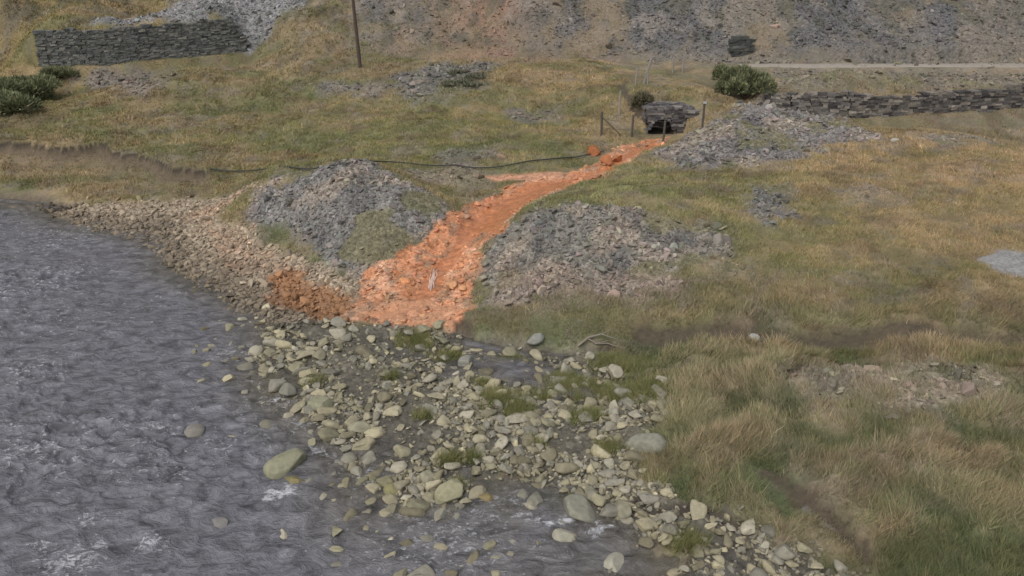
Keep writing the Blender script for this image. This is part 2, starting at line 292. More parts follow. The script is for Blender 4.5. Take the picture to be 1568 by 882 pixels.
def attr_mat(name,rough=.9,spec=.2,nscale=8.,amt=.8,bump=.5,dist=.03):
    m,nt,b=newmat(name);L=nt.links.new
    A=N(nt,'ShaderNodeAttribute',attribute_name='Col');g=nt.nodes.new('ShaderNodeNewGeometry')
    nz=N(nt,'ShaderNodeTexNoise',Scale=nscale,Detail=5.,Roughness=.65);L(g.outputs['Position'],nz.inputs['Vector'])
    L(vmul(nt,A.outputs['Color'],mth(nt,'MULTIPLY_ADD',nz.outputs[0],amt,1-amt*.5)),b.inputs['Base Color'])
    b.inputs['Roughness'].default_value=rough;b.inputs['Specular IOR Level'].default_value=spec
    if bump: 
        bp=N(nt,'ShaderNodeBump',Strength=bump,Distance=dist);L(nz.outputs[0],bp.inputs['Height']);L(bp.outputs[0],b.inputs['Normal'])
    return m
M_ground=ground_mat();M_stone=attr_mat('weathered_stone',nscale=6,amt=1.1);M_rub=attr_mat('slate_rubble',bump=0,amt=.5);M_grass=attr_mat('dry_grass',spec=.08,bump=0,nscale=1.5,amt=.3)
M_och=attr_mat('ochre_stone',rough=.6,spec=.35);M_leaf=attr_mat('gorse_foliage',spec=.1,bump=0,nscale=3);M_wood=attr_mat('weathered_wood',nscale=20)
nr,nc=GX.shape; idx=np.arange(nr*nc).reshape(nr,nc)
F=np.stack([idx[:-1,:-1],idx[:-1,1:],idx[1:,1:],idx[1:,:-1]],-1).reshape(-1,4)
# ------------------------------------------------------------ culvert recess
cu=at_z(1034,207,2.3); cu=(float(cu[0]),float(cu[1])+.9); OX=-.75; OR=.7
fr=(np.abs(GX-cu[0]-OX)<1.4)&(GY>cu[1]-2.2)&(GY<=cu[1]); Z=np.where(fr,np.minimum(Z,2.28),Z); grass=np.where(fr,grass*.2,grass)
rec=(np.abs(GX-cu[0]-OX)<.85)&(GY>cu[1]-.4)&(GY<cu[1]+1.9); Z=np.where(rec,np.minimum(Z,2.1),Z); col=np.where(rec[...,None],col*.3,col)  # floor lowered; tunnel shade painted into the ground colour
around=(np.abs(GX-cu[0])<2.1)&(GY>cu[1]-.4)&(GY<cu[1]+2)
grass=np.where(around,0,grass);scree=np.where(around,0,scree);och=np.where(GY>cu[1]-.6,0,och)
V=np.stack([GX,GY,Z],-1)
gcol=col*(1-.1*grass)[...,None]
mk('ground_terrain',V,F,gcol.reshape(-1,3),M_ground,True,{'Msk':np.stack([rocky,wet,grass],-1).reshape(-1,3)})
print('terrain',time.time()-T0)
# ------------------------------------------------------------ rocks
def ico(sub):
    import bmesh
    bm=bmesh.new();bmesh.ops.create_icosphere(bm,subdivisions=sub,radius=1.);bm.verts.ensure_lookup_table()
    v=np.array([q.co[:] for q in bm.verts]);f=np.array([[a.index for a in q.verts] for q in bm.faces]);bm.free();return v,f
def rockshape(sub,r,cuts=9,lo=.3,hi=.75):
    v,f=ico(sub);v=v.copy()
    for _ in range(cuts):
        n=r.normal(size=3);n/=np.linalg.norm(n);d=r.uniform(lo,hi);s=v@n-d;v-=np.clip(s,0,None)[:,None]*n*.97
    v-=(v.max(0)+v.min(0))/2;v/=np.abs(v).max(0)*1.02
    v+=r.normal(size=v.shape)*.02*(1 if sub>1 else 4)*(.5 if sub>3 else 1)
    return v,f
def scatter(name,px,py,size,colr,mat,sub=2,flat=(.4,.8),sink=.25,tilt=.5,smooth=True,shapes=8,zz=None,aspect=(.6,1.),lo=.3,hi=.75):
    r=rng;n=len(px);z=lookup(Z,px,py) if zz is None else zz
    sh=r.integers(0,shapes,n);Vs=[];Fs=[];Cs=[];off=0
    for k in range(shapes):
        bv,bf=rockshape(sub,r,9,lo,hi);i=np.where(sh==k)[0]
        if len(i)==0: continue
        m=len(i);sx=size[i];sy=sx*r.uniform(*aspect,m);sz=sx*r.uniform(flat[0],flat[1],m)
        v=bv[None]*np.stack([sx,sy,sz],1)[:,None,:]
        a=r.uniform(0,6.28,m);t=r.normal(0,tilt,m);p=r.normal(0,tilt,m)
        ct,st=np.cos(t)[:,None],np.sin(t)[:,None];y,zc=v[...,1]*ct-v[...,2]*st,v[...,1]*st+v[...,2]*ct
        cp,sp=np.cos(p)[:,None],np.sin(p)[:,None];x,zc=v[...,0]*cp-zc*sp,v[...,0]*sp+zc*cp
        ca,sa=np.cos(a)[:,None],np.sin(a)[:,None];x,y=x*ca-y*sa,x*sa+y*ca
        v=np.stack([x+px[i][:,None],y+py[i][:,None],zc+(z[i]+sz*(1-2*sink)*.8)[:,None]],-1)
        Vs.append(v.reshape(-1,3));Fs.append((bf[None]+np.arange(m)[:,None,None]*len(bv)+off).reshape(-1,3));off+=m*len(bv)
        Cs.append(np.repeat(colr[i],len(bv),0))
    return mk(name,np.concatenate(Vs),np.concatenate(Fs),np.concatenate(Cs),mat,smooth)
def sample(n,y0,y1,p=1.5,mask=None):
    u=rng.random(n);e=2-p
    y=(y0**e+u*(y1**e-y0**e))**(1/e)
    depth=y*.9135+4.5; hw=depth*.637*1.12+1.5
    x=rng.uniform(-1,1,n)*hw
    if mask is not None:
        k=rng.random(n)<lookup(mask,x,y);x,y=x[k],y[k]
    return x,y
x,y=sample(320000,16,86,1.15,np.clip(scree*1.0-grass*.3,0,1)*np.where(GY>66,.75,1))
n=len(x);sz=np.clip(np.exp(rng.normal(math.log(.055),.55,n)),.02,.28)*(1+np.clip(y-40,0,25)*.012);c=lookup(col,x,y)*np.exp(rng.normal(.0,.25,(n,1)))
scatter('spoil_heap_rubble',x,y,sz,c*np.exp(rng.normal(0,.04,(n,3))),M_rub,sub=1,flat=(.2,.6),smooth=False,shapes=14,tilt=.7);print('rubble',n)
x,y=sample(80000,24,48,1.2,beach);n=len(x);sz=np.clip(np.exp(rng.normal(math.log(.075),.5,n)),.03,.28);c=lookup(col,x,y)*np.exp(rng.normal(.05,.22,(n,1)))
scatter('beach_shingle',x,y,sz,c,M_rub,sub=2,smooth=True,flat=(.3,.6));print('beach',n)
x,y=sample(80000,24,53,1.2,np.clip(och*1.1,0,1)*np.clip(1-wet*1.2,0.01,1)*.8);n=len(x);sz=np.clip(np.exp(rng.normal(math.log(.048),.65,n)),.02,.24);c=lookup(col,x,y)*np.exp(rng.normal(.0,.18,(n,1)))*np.exp(rng.normal(0,.04,(n,3)))
scatter('ochre_stained_stones',x,y,sz,c,M_och,sub=2,smooth=True,flat=(.25,.55),tilt=.3,shapes=12,sink=.35);print('ochre',n)
# gravel bar stones
nb_=fbm(GX*.6,GY*.6,81,4)
dens=grav*(.12+.88*sst(-.24,.1,nb_))*sst(-.26,-.05,Z)*(1-.6*CH)
edge=sst(-1.5,0,sdr)*(1-sst(.5,2.6,sdr))*(GY<31)*(grav<.3)*.28+((GX>-3)&(GX<6)&(GY<20)&(Z<0)&(Z>-.4))*.07
x,y=sample(60000,13.5,30,1.,np.maximum(dens,edge*.5));n=len(x);sz=np.exp(rng.normal(math.log(.066),.4,n))
pal=np.array([lin((136,129,108)),lin((124,119,98)),lin((120,116,104)),lin((146,138,114)),lin((108,102,84)),lin((126,122,108)),lin((138,132,116))])
scatter('river_pebbles',x,y,sz,pal[rng.integers(0,7,n)]*np.exp(rng.normal(.0,.2,(n,1))),M_stone,sub=2,flat=(.3,.6));print('pebbles',n)
x,y=sample(20000,13.5,30,1.,np.maximum(dens*.8,edge*.35))
sz=np.clip(np.exp(rng.normal(math.log(.165),.36,len(x))),.1,.38)
o=np.argsort(-sz*rng.uniform(.6,1,len(x)));x,y,sz=x[o],y[o],sz[o]
keep=[];cell={}
for i in range(len(x)):
    cx_,cy_=int(x[i]//.6),int(y[i]//.6);ok=True
    for a in (-1,0,1):
        for b in (-1,0,1):
            for j in cell.get((cx_+a,cy_+b),()):
                if (x[i]-x[j])**2+(y[i]-y[j])**2<(.72*(sz[i]+sz[j]))**2: ok=False;break
            if not ok: break
        if not ok: break
    if ok: cell.setdefault((cx_,cy_),[]).append(i);keep.append(i)
x,y,sz=x[keep],y[keep],sz[keep];n=len(x)
scatter('river_cobbles',x,y,sz,pal[rng.integers(0,7,n)]*np.exp(rng.normal(.1,.16,(n,1))),M_stone,sub=3,flat=(.3,.52),tilt=.22,sink=.15,shapes=28,aspect=(.5,.9),zz=np.maximum(lookup(Z,x,y),-.09),lo=.38,hi=.8);print('cobbles',n)
for u,v,r,c in [(437,727,.66,(132,130,108)),(455,750,.36,(120,112,80)),(302,680,.4,(120,116,108)),(687,762,.5,(142,138,112)),(885,790,.55,(128,126,112)),(990,688,.62,(128,126,112)),(490,625,.42,(132,130,108)),(440,603,.4,(122,120,108)),(865,832,.34,(146,142,126)),(820,776,.36,(112,110,98)),(590,742,.3,(120,116,92)),(640,780,.34,(120,116,96)),(715,560,.42,(132,130,120)),(550,660,.36,(138,134,114)),(940,870,.36,(146,142,128)),(1200,850,.3,(130,126,112)),(820,527,.36,(130,130,122)),(952,785,.33,(126,122,104)),(745,770,.28,(124,112,80)),(1155,518,.2,(150,150,146)),(1370,217,.25,(160,158,150)),(600,755,.3,(130,124,90)),(340,820,.25,(120,116,112)),(600,785,.25,(120,116,96)),(570,740,.25,(126,120,96)),(700,800,.2,(130,126,110)),(760,865,.22,(130,126,110)),(800,765,.25,(120,118,104)),(905,760,.28,(124,120,104)),(875,868,.2,(136,132,118)),(530,745,.22,(120,114,92)),(655,735,.26,(134,130,110)),(730,725,.22,(128,122,100))]:
    p=ground_pts([(u,v)])[0]; z=max(float(lookup(Z,p[0:1],p[1:2])[0]),-.12)
    scatter('boulder',p[0:1],p[1:2],np.array([r]),np.array([lin(c)]),M_stone,sub=4,flat=(.5,.6),tilt=.1,sink=.25,shapes=1,zz=np.array([z]),aspect=(.65,.8),lo=.55,hi=.85)
for u,v,r in [(908,238,.42),(930,250,.36),(945,247,.3),(903,230,.25)]:
    p=ground_pts([(u,v)])[0]; scatter('iron_stained_boulder',p[0:1],p[1:2],np.array([r]),np.array([lin((158,98,60))]),M_och,sub=3,flat=(.6,.9),tilt=.3,sink=.15,shapes=1,smooth=False)
print('rocks',time.time()-T0)
# ------------------------------------------------------------ grass
patch=sst(-.45,.1,fbm(GX*1.1,GY*1.4,85))
hmap=grass*hcut*(.09+.08*sst(-.3,.3,n2)+.12*sst(32,24,GY)*sst(2,6,GX)+.16*sst(-.2,.35,tus)*tall)
hmap=np.maximum(hmap,0)
def blades(name,x,y,nb,h,colr,spread=.13,wf=.0009):
    n=len(x);N_=n*nb
    X=np.repeat(x,nb);Y=np.repeat(y,nb);H=np.repeat(h,nb)*rng.uniform(.5,1.25,N_)
    X=X+rng.normal(0,spread,N_);Y=Y+rng.normal(0,spread,N_);Zb=lookup(Z,X,Y)-.02
    a=rng.uniform(0,6.28,N_);w=wf*np.maximum(Y,20)*rng.uniform(.6,1.3,N_)
    la=1.1+2.6*fbm(X*.5,Y*.5,91,2)+rng.normal(0,1.2,N_);ll=H*rng.uniform(.2,1.1,N_)
    dx,dy=np.cos(a)*w/2,np.sin(a)*w/2
    B1=np.stack([X-dx,Y-dy,Zb],-1);B2=np.stack([X+dx,Y+dy,Zb],-1);T=np.stack([X+np.cos(la)*ll,Y+np.sin(la)*ll,Zb+H],-1)
    V=np.stack([B1,B2,T],1).reshape(-1,3);F=np.arange(N_*3).reshape(-1,3)
    c=np.repeat(colr,nb,0)*np.exp(rng.normal(0,.14,(N_,1)))
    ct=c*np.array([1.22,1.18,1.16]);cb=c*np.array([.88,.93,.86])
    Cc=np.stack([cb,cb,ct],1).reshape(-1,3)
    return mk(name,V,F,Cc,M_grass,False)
x,y=sample(160000,13,84,1.35,np.clip(grass*1.1-.08,0,1)*(Z>.03)*(.35+.65*patch));h=lookup(hmap,x,y);c=lookup(col,x,y)*1.16*np.exp(rng.normal(0,.14,(len(x),1)))
tw=rng.random(len(x))
c=np.where((tw<.15)[:,None],c*np.array([1.22,1.15,1.18]),c);c=np.where((tw>.84)[:,None],c*np.array([.74,.91,.74]),c)
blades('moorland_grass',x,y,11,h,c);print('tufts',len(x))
pts=[]
for u,v,ru,rvv,k in [(635,525,30,12,60),(762,612,26,12,70),(790,632,20,8,40),(880,600,45,18,140),(685,708,18,8,35),(690,550,20,8,35),(860,585,25,8,50),(785,560,20,6,30),(900,640,25,8,40),(480,588,15,5,18),(950,560,45,12,80),(1050,835,25,12,40),(700,745,12,5,12),(990,600,40,18,90),(600,580,16,5,12),(940,610,30,10,60),(830,610,20,8,40),(720,705,14,6,18),(740,590,14,5,14),(650,640,12,5,10),(820,680,14,5,12),(930,690,20,8,24)]:
    q=ground_pts(np.stack([rng.normal(u,ru*.5,k),rng.normal(v,rvv*.5,k)],1));pts.append(q)
pts=np.concatenate(pts);gc=np.array([lin((110,112,74)),lin((124,120,82)),lin((98,102,66))])[rng.integers(0,3,len(pts))]
blades('rush_clumps',pts[:,0],pts[:,1],40,rng.uniform(.18,.34,len(pts)),gc,spread=.1,wf=.0008)
print('grass',time.time()-T0)
# ------------------------------------------------------------ water
wy=np.concatenate([[-200,-60,-10,5],12*np.exp(np.linspace(0,math.log(47/12),560)),[50]])
ws_=np.concatenate([[-6,-2.5,-1.4],np.linspace(-1,.55,560)]);WY=np.repeat(wy[:,None],len(ws_),1);WX=ws_[None]*(.72*np.maximum(WY,12)+6)
WX=np.minimum(WX,13)+np.maximum(0,WX-13)*.001
calm=np.clip(1-sst(-9,-1,WX-(-.25)*(WY-14))*.7,.25,1)
q=fbm(WX*.4,WY*.4,101)*1.5;q2=fbm(WX*.5+9,WY*.5,107)*1.5
w1=1-2*np.abs(fbm(WX*.8+q,WY*1.1+q2,102,4,.6));w2=fbm(WX*2.1+q2,WY*2.6+q,105,3,.6);amp=.6+.45*fbm(WX*.25,WY*.25,108,2)*2
wz=calm*amp*(.15*w1+.09*w2)-.06*calm
wz=np.where((WY>12)&(WY<48),wz,0)
dep=-lookup(Z,WX,WY)
foam=np.zeros(WX.shape)
FL=[(420,756,.2,1.5),(440,754,.2,1.3),(412,752,.15,1.2),(700,660,.18,1.4),(712,665,.12,1.3),(500,660,.3,.8),(230,828,.35,1.),(110,855,.6,1.),(150,830,.3,1.),(60,835,.3,.8),(130,795,.4,.8),(640,790,1.2,.52),(690,820,1.5,.56),(760,770,1.,.54),(620,835,.8,.54),(300,560,2,.2),(150,480,3,.35),(80,360,4,.45),(60,690,1.5,.4),(385,540,.6,.75),(430,610,.7,.8),(520,670,.5,.8),(230,690,2,.25),(560,720,.5,.75),(90,420,3,.4),(350,540,.6,.6),(560,740,.3,.8),(460,650,.4,.8),(400,580,.4,.8),(30,560,1.5,.4)]
for (u0,v0),(u1,v1) in (((800,790),(866,802)),((908,812),(935,802)),((482,686),(518,700)),((690,652),(716,668)),((410,758),(440,752))):
    for k in np.linspace(0,1,6): FL.append((u0+(u1-u0)*k+rng.normal(0,4),v0+(v1-v0)*k+rng.normal(0,4),rng.uniform(.09,.2),rng.uniform(1.,1.6)))
for u,v,r,s in FL:
    a,b=at_z(u,v,0.);foam=np.maximum(foam,s*np.exp(-((WX-a)**2+((WY-b)*1.3)**2)/(2*r*r)))
crest=sst(.3,.85,w1*.7+w2*.5)*calm*np.clip(amp,0,1)
idx=np.arange(WX.size).reshape(WX.shape);F=np.stack([idx[:-1,:-1],idx[:-1,1:],idx[1:,1:],idx[1:,:-1]],-1).reshape(-1,4)
m,nt,b=newmat('river_water');L=nt.links.new
A=N(nt,'ShaderNodeAttribute',attribute_name='Msk');sp=nt.nodes.new('ShaderNodeSeparateColor');L(A.outputs['Color'],sp.inputs[0])
g=nt.nodes.new('ShaderNodeNewGeometry');mp=nt.nodes.new('ShaderNodeMapping');mp.inputs['Scale'].default_value=(1.,1.35,1.);mp.inputs['Rotation'].default_value=(0,0,.3);L(g.outputs['Position'],mp.inputs[0])
n1_=N(nt,'ShaderNodeTexNoise',Scale=1.6,Detail=6.,Roughness=.62,Distortion=.6);L(mp.outputs[0],n1_.inputs['Vector'])
n2_=N(nt,'ShaderNodeTexNoise',Scale=5.5,Detail=4.,Roughness=.65,Distortion=.8);L(mp.outputs[0],n2_.inputs['Vector'])
bp=N(nt,'ShaderNodeBump',Strength=1.,Distance=.22);L(mth(nt,'ADD',n1_.outputs[0],mth(nt,'MULTIPLY',n2_.outputs[0],.22)),bp.inputs['Height']);L(bp.outputs[0],b.inputs['Normal'])
fo=mth(nt,'MULTIPLY_ADD',n2_.outputs[0],1.7,mth(nt,'MULTIPLY_ADD',sp.outputs[1],.36,mth(nt,'MULTIPLY',sp.outputs[2],.22)))
mr=N(nt,'ShaderNodeMapRange');L(fo,mr.inputs[0]);mr.inputs[1].default_value=1.1;mr.inputs[2].default_value=1.5
cr=nt.nodes.new('ShaderNodeMix');cr.data_type='RGBA';L(sp.outputs[0],cr.inputs[0]);cr.inputs[6].default_value=(*lin((108,103,95)),1);cr.inputs[7].default_value=(*lin((103,102,107)),1)
mot=mth(nt,'MULTIPLY_ADD',n1_.outputs[0],2.8,-.45)
sc_=vmul(nt,cr.outputs[2],mth(nt,'MAXIMUM',mot,.25))
c2=nt.nodes.new('ShaderNodeMix');c2.data_type='RGBA';L(mr.outputs[0],c2.inputs[0]);L(sc_,c2.inputs[6]);c2.inputs[7].default_value=(.5,.5,.52,1)
L(c2.outputs[2],b.inputs['Base Color']);L(mth(nt,'MULTIPLY_ADD',mr.outputs[0],.5,.13),b.inputs['Roughness']);b.inputs['IOR'].default_value=1.33
al=N(nt,'ShaderNodeMapRange');L(sp.outputs[0],al.inputs[0]);al.inputs[1].default_value=0;al.inputs[2].default_value=.7;al.inputs[3].default_value=.4;al.inputs[4].default_value=1
L(mth(nt,'MAXIMUM',al.outputs[0],mr.outputs[0]),b.inputs['Alpha'])
mk('river_water',np.stack([WX,WY,wz],-1),F,None,m,True,{'Msk':np.stack([np.clip(dep/.4,0,1),foam,crest],-1).reshape(-1,3)})
# ------------------------------------------------------------ stone walls
def boxes(name,Cn,D,A,colr,mat,jit=.12):
    s=np.array([[-1,-1,-1],[1,-1,-1],[1,1,-1],[-1,1,-1],[-1,-1,1],[1,-1,1],[1,1,1],[-1,1,1]])*.5
    f=np.array([[0,3,2,1],[4,5,6,7],[0,1,5,4],[1,2,6,5],[2,3,7,6],[3,0,4,7]])
    n=len(Cn);v=s[None]*D[:,None,:]*(1+rng.uniform(-jit,jit,(n,8,3)))
    ca,sa=np.cos(A)[:,None],np.sin(A)[:,None];x,y=v[...,0]*ca-v[...,1]*sa,v[...,0]*sa+v[...,1]*ca
    v=np.stack([x,y,v[...,2]],-1)+Cn[:,None,:]
    return mk(name,v,(f[None]+np.arange(n)[:,None,None]*8).reshape(-1,4),np.repeat(colr,8,0),mat,False)
def wall(name,Wp,ch,sl,th,pal_,top_noise=.2,lean=0.,cv=.22,jy=.035):
    seg=np.hypot(np.diff(Wp[:,0]),np.diff(Wp[:,1]));s=np.concatenate([[0],np.cumsum(seg)]);Ltot=s[-1]
    Cn=[];D=[];A=[];zmin=Wp[:,2].min()-.3;zmax=Wp[:,3].max()+.2;z=zmin
    while z<zmax:
        h=ch*rng.uniform(.75,1.3);q=rng.uniform(0,sl)
        while q<Ltot:
            l=sl*rng.uniform(.55,1.6);m=q+l/2
            if m<Ltot:
                X,Y,zb,zt=[np.interp(m,s,Wp[:,k]) for k in range(4)]
                zt+=top_noise*float(fbm(np.array([m*.8]),np.array([z*.3]),111)[0])
                if zb-.3<z<zt-h*.6:
                    X2,Y2=np.interp(min(m+.2,Ltot),s,Wp[:,0]),np.interp(min(m+.2,Ltot),s,Wp[:,1]);X1,Y1=np.interp(m-.2,s,Wp[:,0]),np.interp(m-.2,s,Wp[:,1])
                    Cn.append((X,Y+.3+rng.normal(0,jy)+lean*(z-zb),z+h/2));D.append((l*.98,th*rng.uniform(.9,1.1),h*.97));A.append(math.atan2(Y2-Y1,X2-X1)+rng.normal(0,.03))
            q+=l
        z+=h
    n=len(Cn);c=pal_[rng.integers(0,len(pal_),n)]*np.exp(rng.normal(0,cv,(n,1)))
    return boxes(name,np.array(Cn),np.array(D),np.array(A),c,M_stone)
pw=np.array([lin((98,98,94)),lin((90,90,88)),lin((108,106,99)),lin((84,86,82))])
wall('stone_retaining_wall',WL,.12,.34,.7,pw,.25,.08,.14,.02)
wall('dry_stone_wall',WR,.15,.4,.6,np.array([lin((90,86,82)),lin((104,99,93)),lin((122,115,106)),lin((76,72,71))]),.4,.1)
WM=wallpts([(1114,84,58,5.0),(1130,83,55,5.02),(1152,82,59,5.05)]);wall('ruined_stone_hut_wall',WM,.2,.5,.6,pw*.7,.2)
# ------------------------------------------------------------ culvert (low stone culvert, opening on the left)
Cn=[];D=[];A=[];X0,Y0=cu;zf=2.15;sp_=.3
def topz(m): return zf+1.62-.14*max(0,m-.0)**2-.2*max(0,-m-1.0)
for row in range(13):
    h=.14;z=zf+row*h+h/2;q=-1.8+rng.uniform(0,.2)
    while q<1.8:
        l=rng.uniform(.3,.75);m=q+l/2
        mo=m-OX
        inside=(abs(mo)<OR+.1) and (z<zf+sp_+math.sqrt(max(0,(OR+.1)**2-mo*mo)))
        if not inside and z<topz(m): Cn.append((X0+m,Y0+rng.normal(0,.05),z));D.append((l*.97,.55,h*.93));A.append(rng.normal(0,.04))
        q+=l
for k in range(11):
    t=math.pi*(k+.5)/11;Cn.append((X0+OX+math.cos(t)*(OR+.08),Y0-.03,zf+sp_+math.sin(t)*(OR+.08)));D.append((.2,.5,.17));A.append(0)
for k in range(110):
    m=rng.uniform(-1.6,1.7);Cn.append((X0+m,Y0+rng.uniform(.0,1.9),topz(m)+.03+rng.uniform(-.05,.06)));D.append((rng.uniform(.3,.7),rng.uniform(.2,.5),.12));A.append(rng.normal(0,.4))
for k in range(30):
    sgn=rng.choice([-1,1]);Cn.append((X0+OX+sgn*(OR+.25),Y0+rng.uniform(.2,1.8),zf+rng.uniform(0,1.2)));D.append((.3,.5,.25));A.append(0)
for k in range(40): Cn.append((X0+OX+rng.uniform(-1.,1.),Y0+1.9,zf+rng.uniform(0,1.4)));D.append((.4,.3,.3));A.append(0)
n=len(Cn);boxes('stone_culvert',np.array(Cn),np.array(D),np.array(A),np.array([lin((86,83,84)),lin((102,98,96)),lin((74,70,70)),lin((118,112,106))])[rng.integers(0,4,n)]*np.exp(rng.normal(0,.2,(n,1))),M_stone,.1)
# ------------------------------------------------------------ track
xs=np.linspace(17.5,110,160);Vt=[]
for x_ in xs:
    e=.3*float(fbm(np.array([x_*.3]),np.array([0.]),121)[0]);wd=.75+.25*float(fbm(np.array([x_*.5]),np.array([4.]),122)[0])
    for k,yy in enumerate(np.linspace(-1.35,1.35,7)): Vt.append((x_,63.6+yy*wd+e,4.5+(.03 if k==3 else 0)-(.1 if k in(0,6) else 0)))
idx=np.arange(len(Vt)).reshape(-1,7);F=np.stack([idx[:-1,:-1],idx[1:,:-1],idx[1:,1:],idx[:-1,1:]],-1).reshape(-1,4)
mk('gravel_track',np.array(Vt),F,np.tile(lin((144,136,125)),(len(Vt),1)),attr_mat('track_gravel',nscale=3,amt=.7))
# ------------------------------------------------------------ tubes
def tubes(name,paths,mat,colr,sides=8):
    Vs=[];Fs=[];off=0
    for P_,R_ in paths:
        P_=np.asarray(P_,float);R_=np.broadcast_to(np.asarray(R_,float),(len(P_),));T=np.gradient(P_,axis=0);T/=np.linalg.norm(T,axis=1)[:,None]
        ref=np.array([0,0,1.]) if abs(T[0,2])<.9 else np.array([1.,0,0])
        for i in range(len(P_)):
            a=np.cross(T[i],ref);a/=np.linalg.norm(a);b_=np.cross(T[i],a)
            an=np.linspace(0,2*math.pi,sides,endpoint=False);Vs.append(P_[i]+R_[i]*(np.cos(an)[:,None]*a+np.sin(an)[:,None]*b_))
        n=len(P_)
        for i in range(n-1):
            for j in range(sides):
                k=(j+1)%sides;Fs.append((off+i*sides+j,off+i*sides+k,off+(i+1)*sides+k,off+(i+1)*sides+j))
        Vs.append(P_[[0,-1]]);c0=off+n*sides
        for j in range(sides):
            k=(j+1)%sides;Fs.append((off+k,off+j,c0));Fs.append((off+(n-1)*sides+j,off+(n-1)*sides+k,c0+1))
        off+=n*sides+2
    V=np.concatenate(Vs)
    me=bpy.data.meshes.new(name);me.from_pydata(V.tolist(),[],Fs);me.update()
    at=me.color_attributes.new('Col','FLOAT_COLOR','POINT');at.data.foreach_set('color',np.tile(np.append(lin(colr),1).astype(np.float32),len(V)))
    me.materials.append(mat);ob=bpy.data.objects.new(name,me);scene.collection.objects.link(ob);return ob
def gz(p): return float(lookup(Z,np.array([p[0]]),np.array([p[1]]))[0])
p=ground_pts([(552,104)])[0];z=gz(p)
hh=7.8;tp=(p[0]-.3,p[1],z+hh)
paths=[([(p[0],p[1],z-.5),(p[0]-.15,p[1],z+hh/2),tp],[.14,.12,.095]),([(tp[0]-.7,tp[1]-.12,tp[2]-.3),(tp[0],tp[1]-.12,tp[2]-.3),(tp[0]+.7,tp[1]-.12,tp[2]-.3)],.05)]
for s in (-.6,.6): paths.append(([(tp[0]+s,tp[1]-.12,tp[2]-.3),(tp[0]+s,tp[1]-.12,tp[2]-.15),(tp[0]+s,tp[1]-.12,tp[2]-.05)],[.02,.05,.03]))
tubes('telegraph_pole',paths,M_wood,(84,72,66),10)
def post(u,v,h,lx=0,ly=0,r=.06):
    p=ground_pts([(u,v)])[0];z=gz(p);return ([(p[0],p[1],z-.3),(p[0]+lx*.5,p[1]+ly*.5,z+h/2),(p[0]+lx,p[1]+ly,z+h)],r)
fp=[post(921,208,1.5,-.05,0,.075),post(967,210,1.35,.03,0,.07),post(1015,220,1.4,.04,0,.07),post(1075,197,1.65,0,0,.07)]
wires=[]
for a,b_ in zip(fp[:-1],fp[1:]):
    for f in (.45,.75,.95):
        A0=np.array(a[0][0])*(1-f)+np.array(a[0][2])*f;B0=np.array(b_[0][0])*(1-f)+np.array(b_[0][2])*f;mid=(A0+B0)/2-np.array([0,0,.05]);wires.append(([A0,mid,B0],.009))
A0=np.array(fp[0][0][2])-np.array([0,0,.3]);wires.append(([A0,(A0+np.array([.6,-.1,-.55])),A0+np.array([1.2,-.2,-1.1])],.04))
tubes('post_and_wire_fence',fp+wires,M_wood,(88,82,76),7)
up=[post(985,128,1.7,.45,0,.09),post(1030,112,1.2),post(1045,112,1.25),post(973,132,1.2,.05),post(948,178,1.6,.0),post(992,130,.9,-.1),post(1120,112,.8)]
wr=[]
for a,b_ in ((3,0),(0,1),(1,2),(2,6)):
    for f in (.6,.9): 
        A0=np.array(up[a][0][0])*(1-f)+np.array(up[a][0][2])*f;B0=np.array(up[b_][0][0])*(1-f)+np.array(up[b_][0][2])*f;wr.append(([A0,(A0+B0)/2,B0],.008))
tubes('leaning_fence_posts',up+wr,M_wood,(142,136,128),7)
t=fp[3][0][2];boxes('notice_plate',np.array([[t[0],t[1]-.11,t[2]-.1],[t[0],t[1]-.09,t[2]-.1]]),np.array([[.22,.015,.14],[.25,.012,.17]]),np.zeros(2),np.array([lin((170,170,165)),lin((90,90,90))]),M_wood,0)
pl=ground_pts([(322,262),(400,263),(480,264),(540,256),(600,251),(660,257),(720,262),(780,257),(840,248),(900,239),(925,234)])
tt=np.linspace(0,len(pl)-1,70);px_=np.interp(tt,np.arange(len(pl)),pl[:,0]);py_=np.interp(tt,np.arange(len(pl)),pl[:,1])
for _ in range(4): px_[1:-1]=(px_[:-2]+px_[1:-1]+px_[2:])/3;py_[1:-1]=(py_[:-2]+py_[1:-1]+py_[2:])/3
pz=lookup(Z,px_,py_)+.12
for _ in range(3): pz[1:-1]=np.maximum((pz[:-2]+pz[1:-1]+pz[2:])/3,lookup(Z,px_,py_)[1:-1]+.08)
tubes('water_pipe',[(np.stack([px_,py_,pz],1),.036)],attr_mat('black_plastic_pipe',rough=.5,amt=.3),(62,62,60),8)
bp_=ground_pts([(885,535),(900,528),(920,524),(942,526),(912,536),(930,532),(938,518),(955,538)]);
def P3(i,dz): return (bp_[i][0],bp_[i][1],max(gz(bp_[i]),0)+dz)
tubes('driftwood_branch',[([P3(0,.1),P3(1,.24),P3(2,.28),P3(3,.15)],[.045,.04,.03,.015]),([P3(1,.2),P3(4,.15),P3(5,.22)],[.03,.02,.01]),([P3(2,.26),P3(6,.4)],[.02,.008]),([P3(4,.15),P3(5,.1),P3(7,.08)],[.03,.02,.01])],M_wood,(128,120,108),7)
st=[]
for k in range(7):
    u0=667+rng.normal(0,4);v0=rng.uniform(405,420);n=7;q_=ground_pts([(u0-i*1.2+rng.normal(0,1.2),v0+i*4.5) for i in range(n)])
    st.append(([(a[0],a[1],gz(a)+.03) for a in q_],np.linspace(.012,.028,n)*rng.uniform(.7,1.3)))
tubes('small_waterfall',st,attr_mat('falling_water',rough=.3,spec=.5,nscale=12,amt=1.),(196,170,156),6)
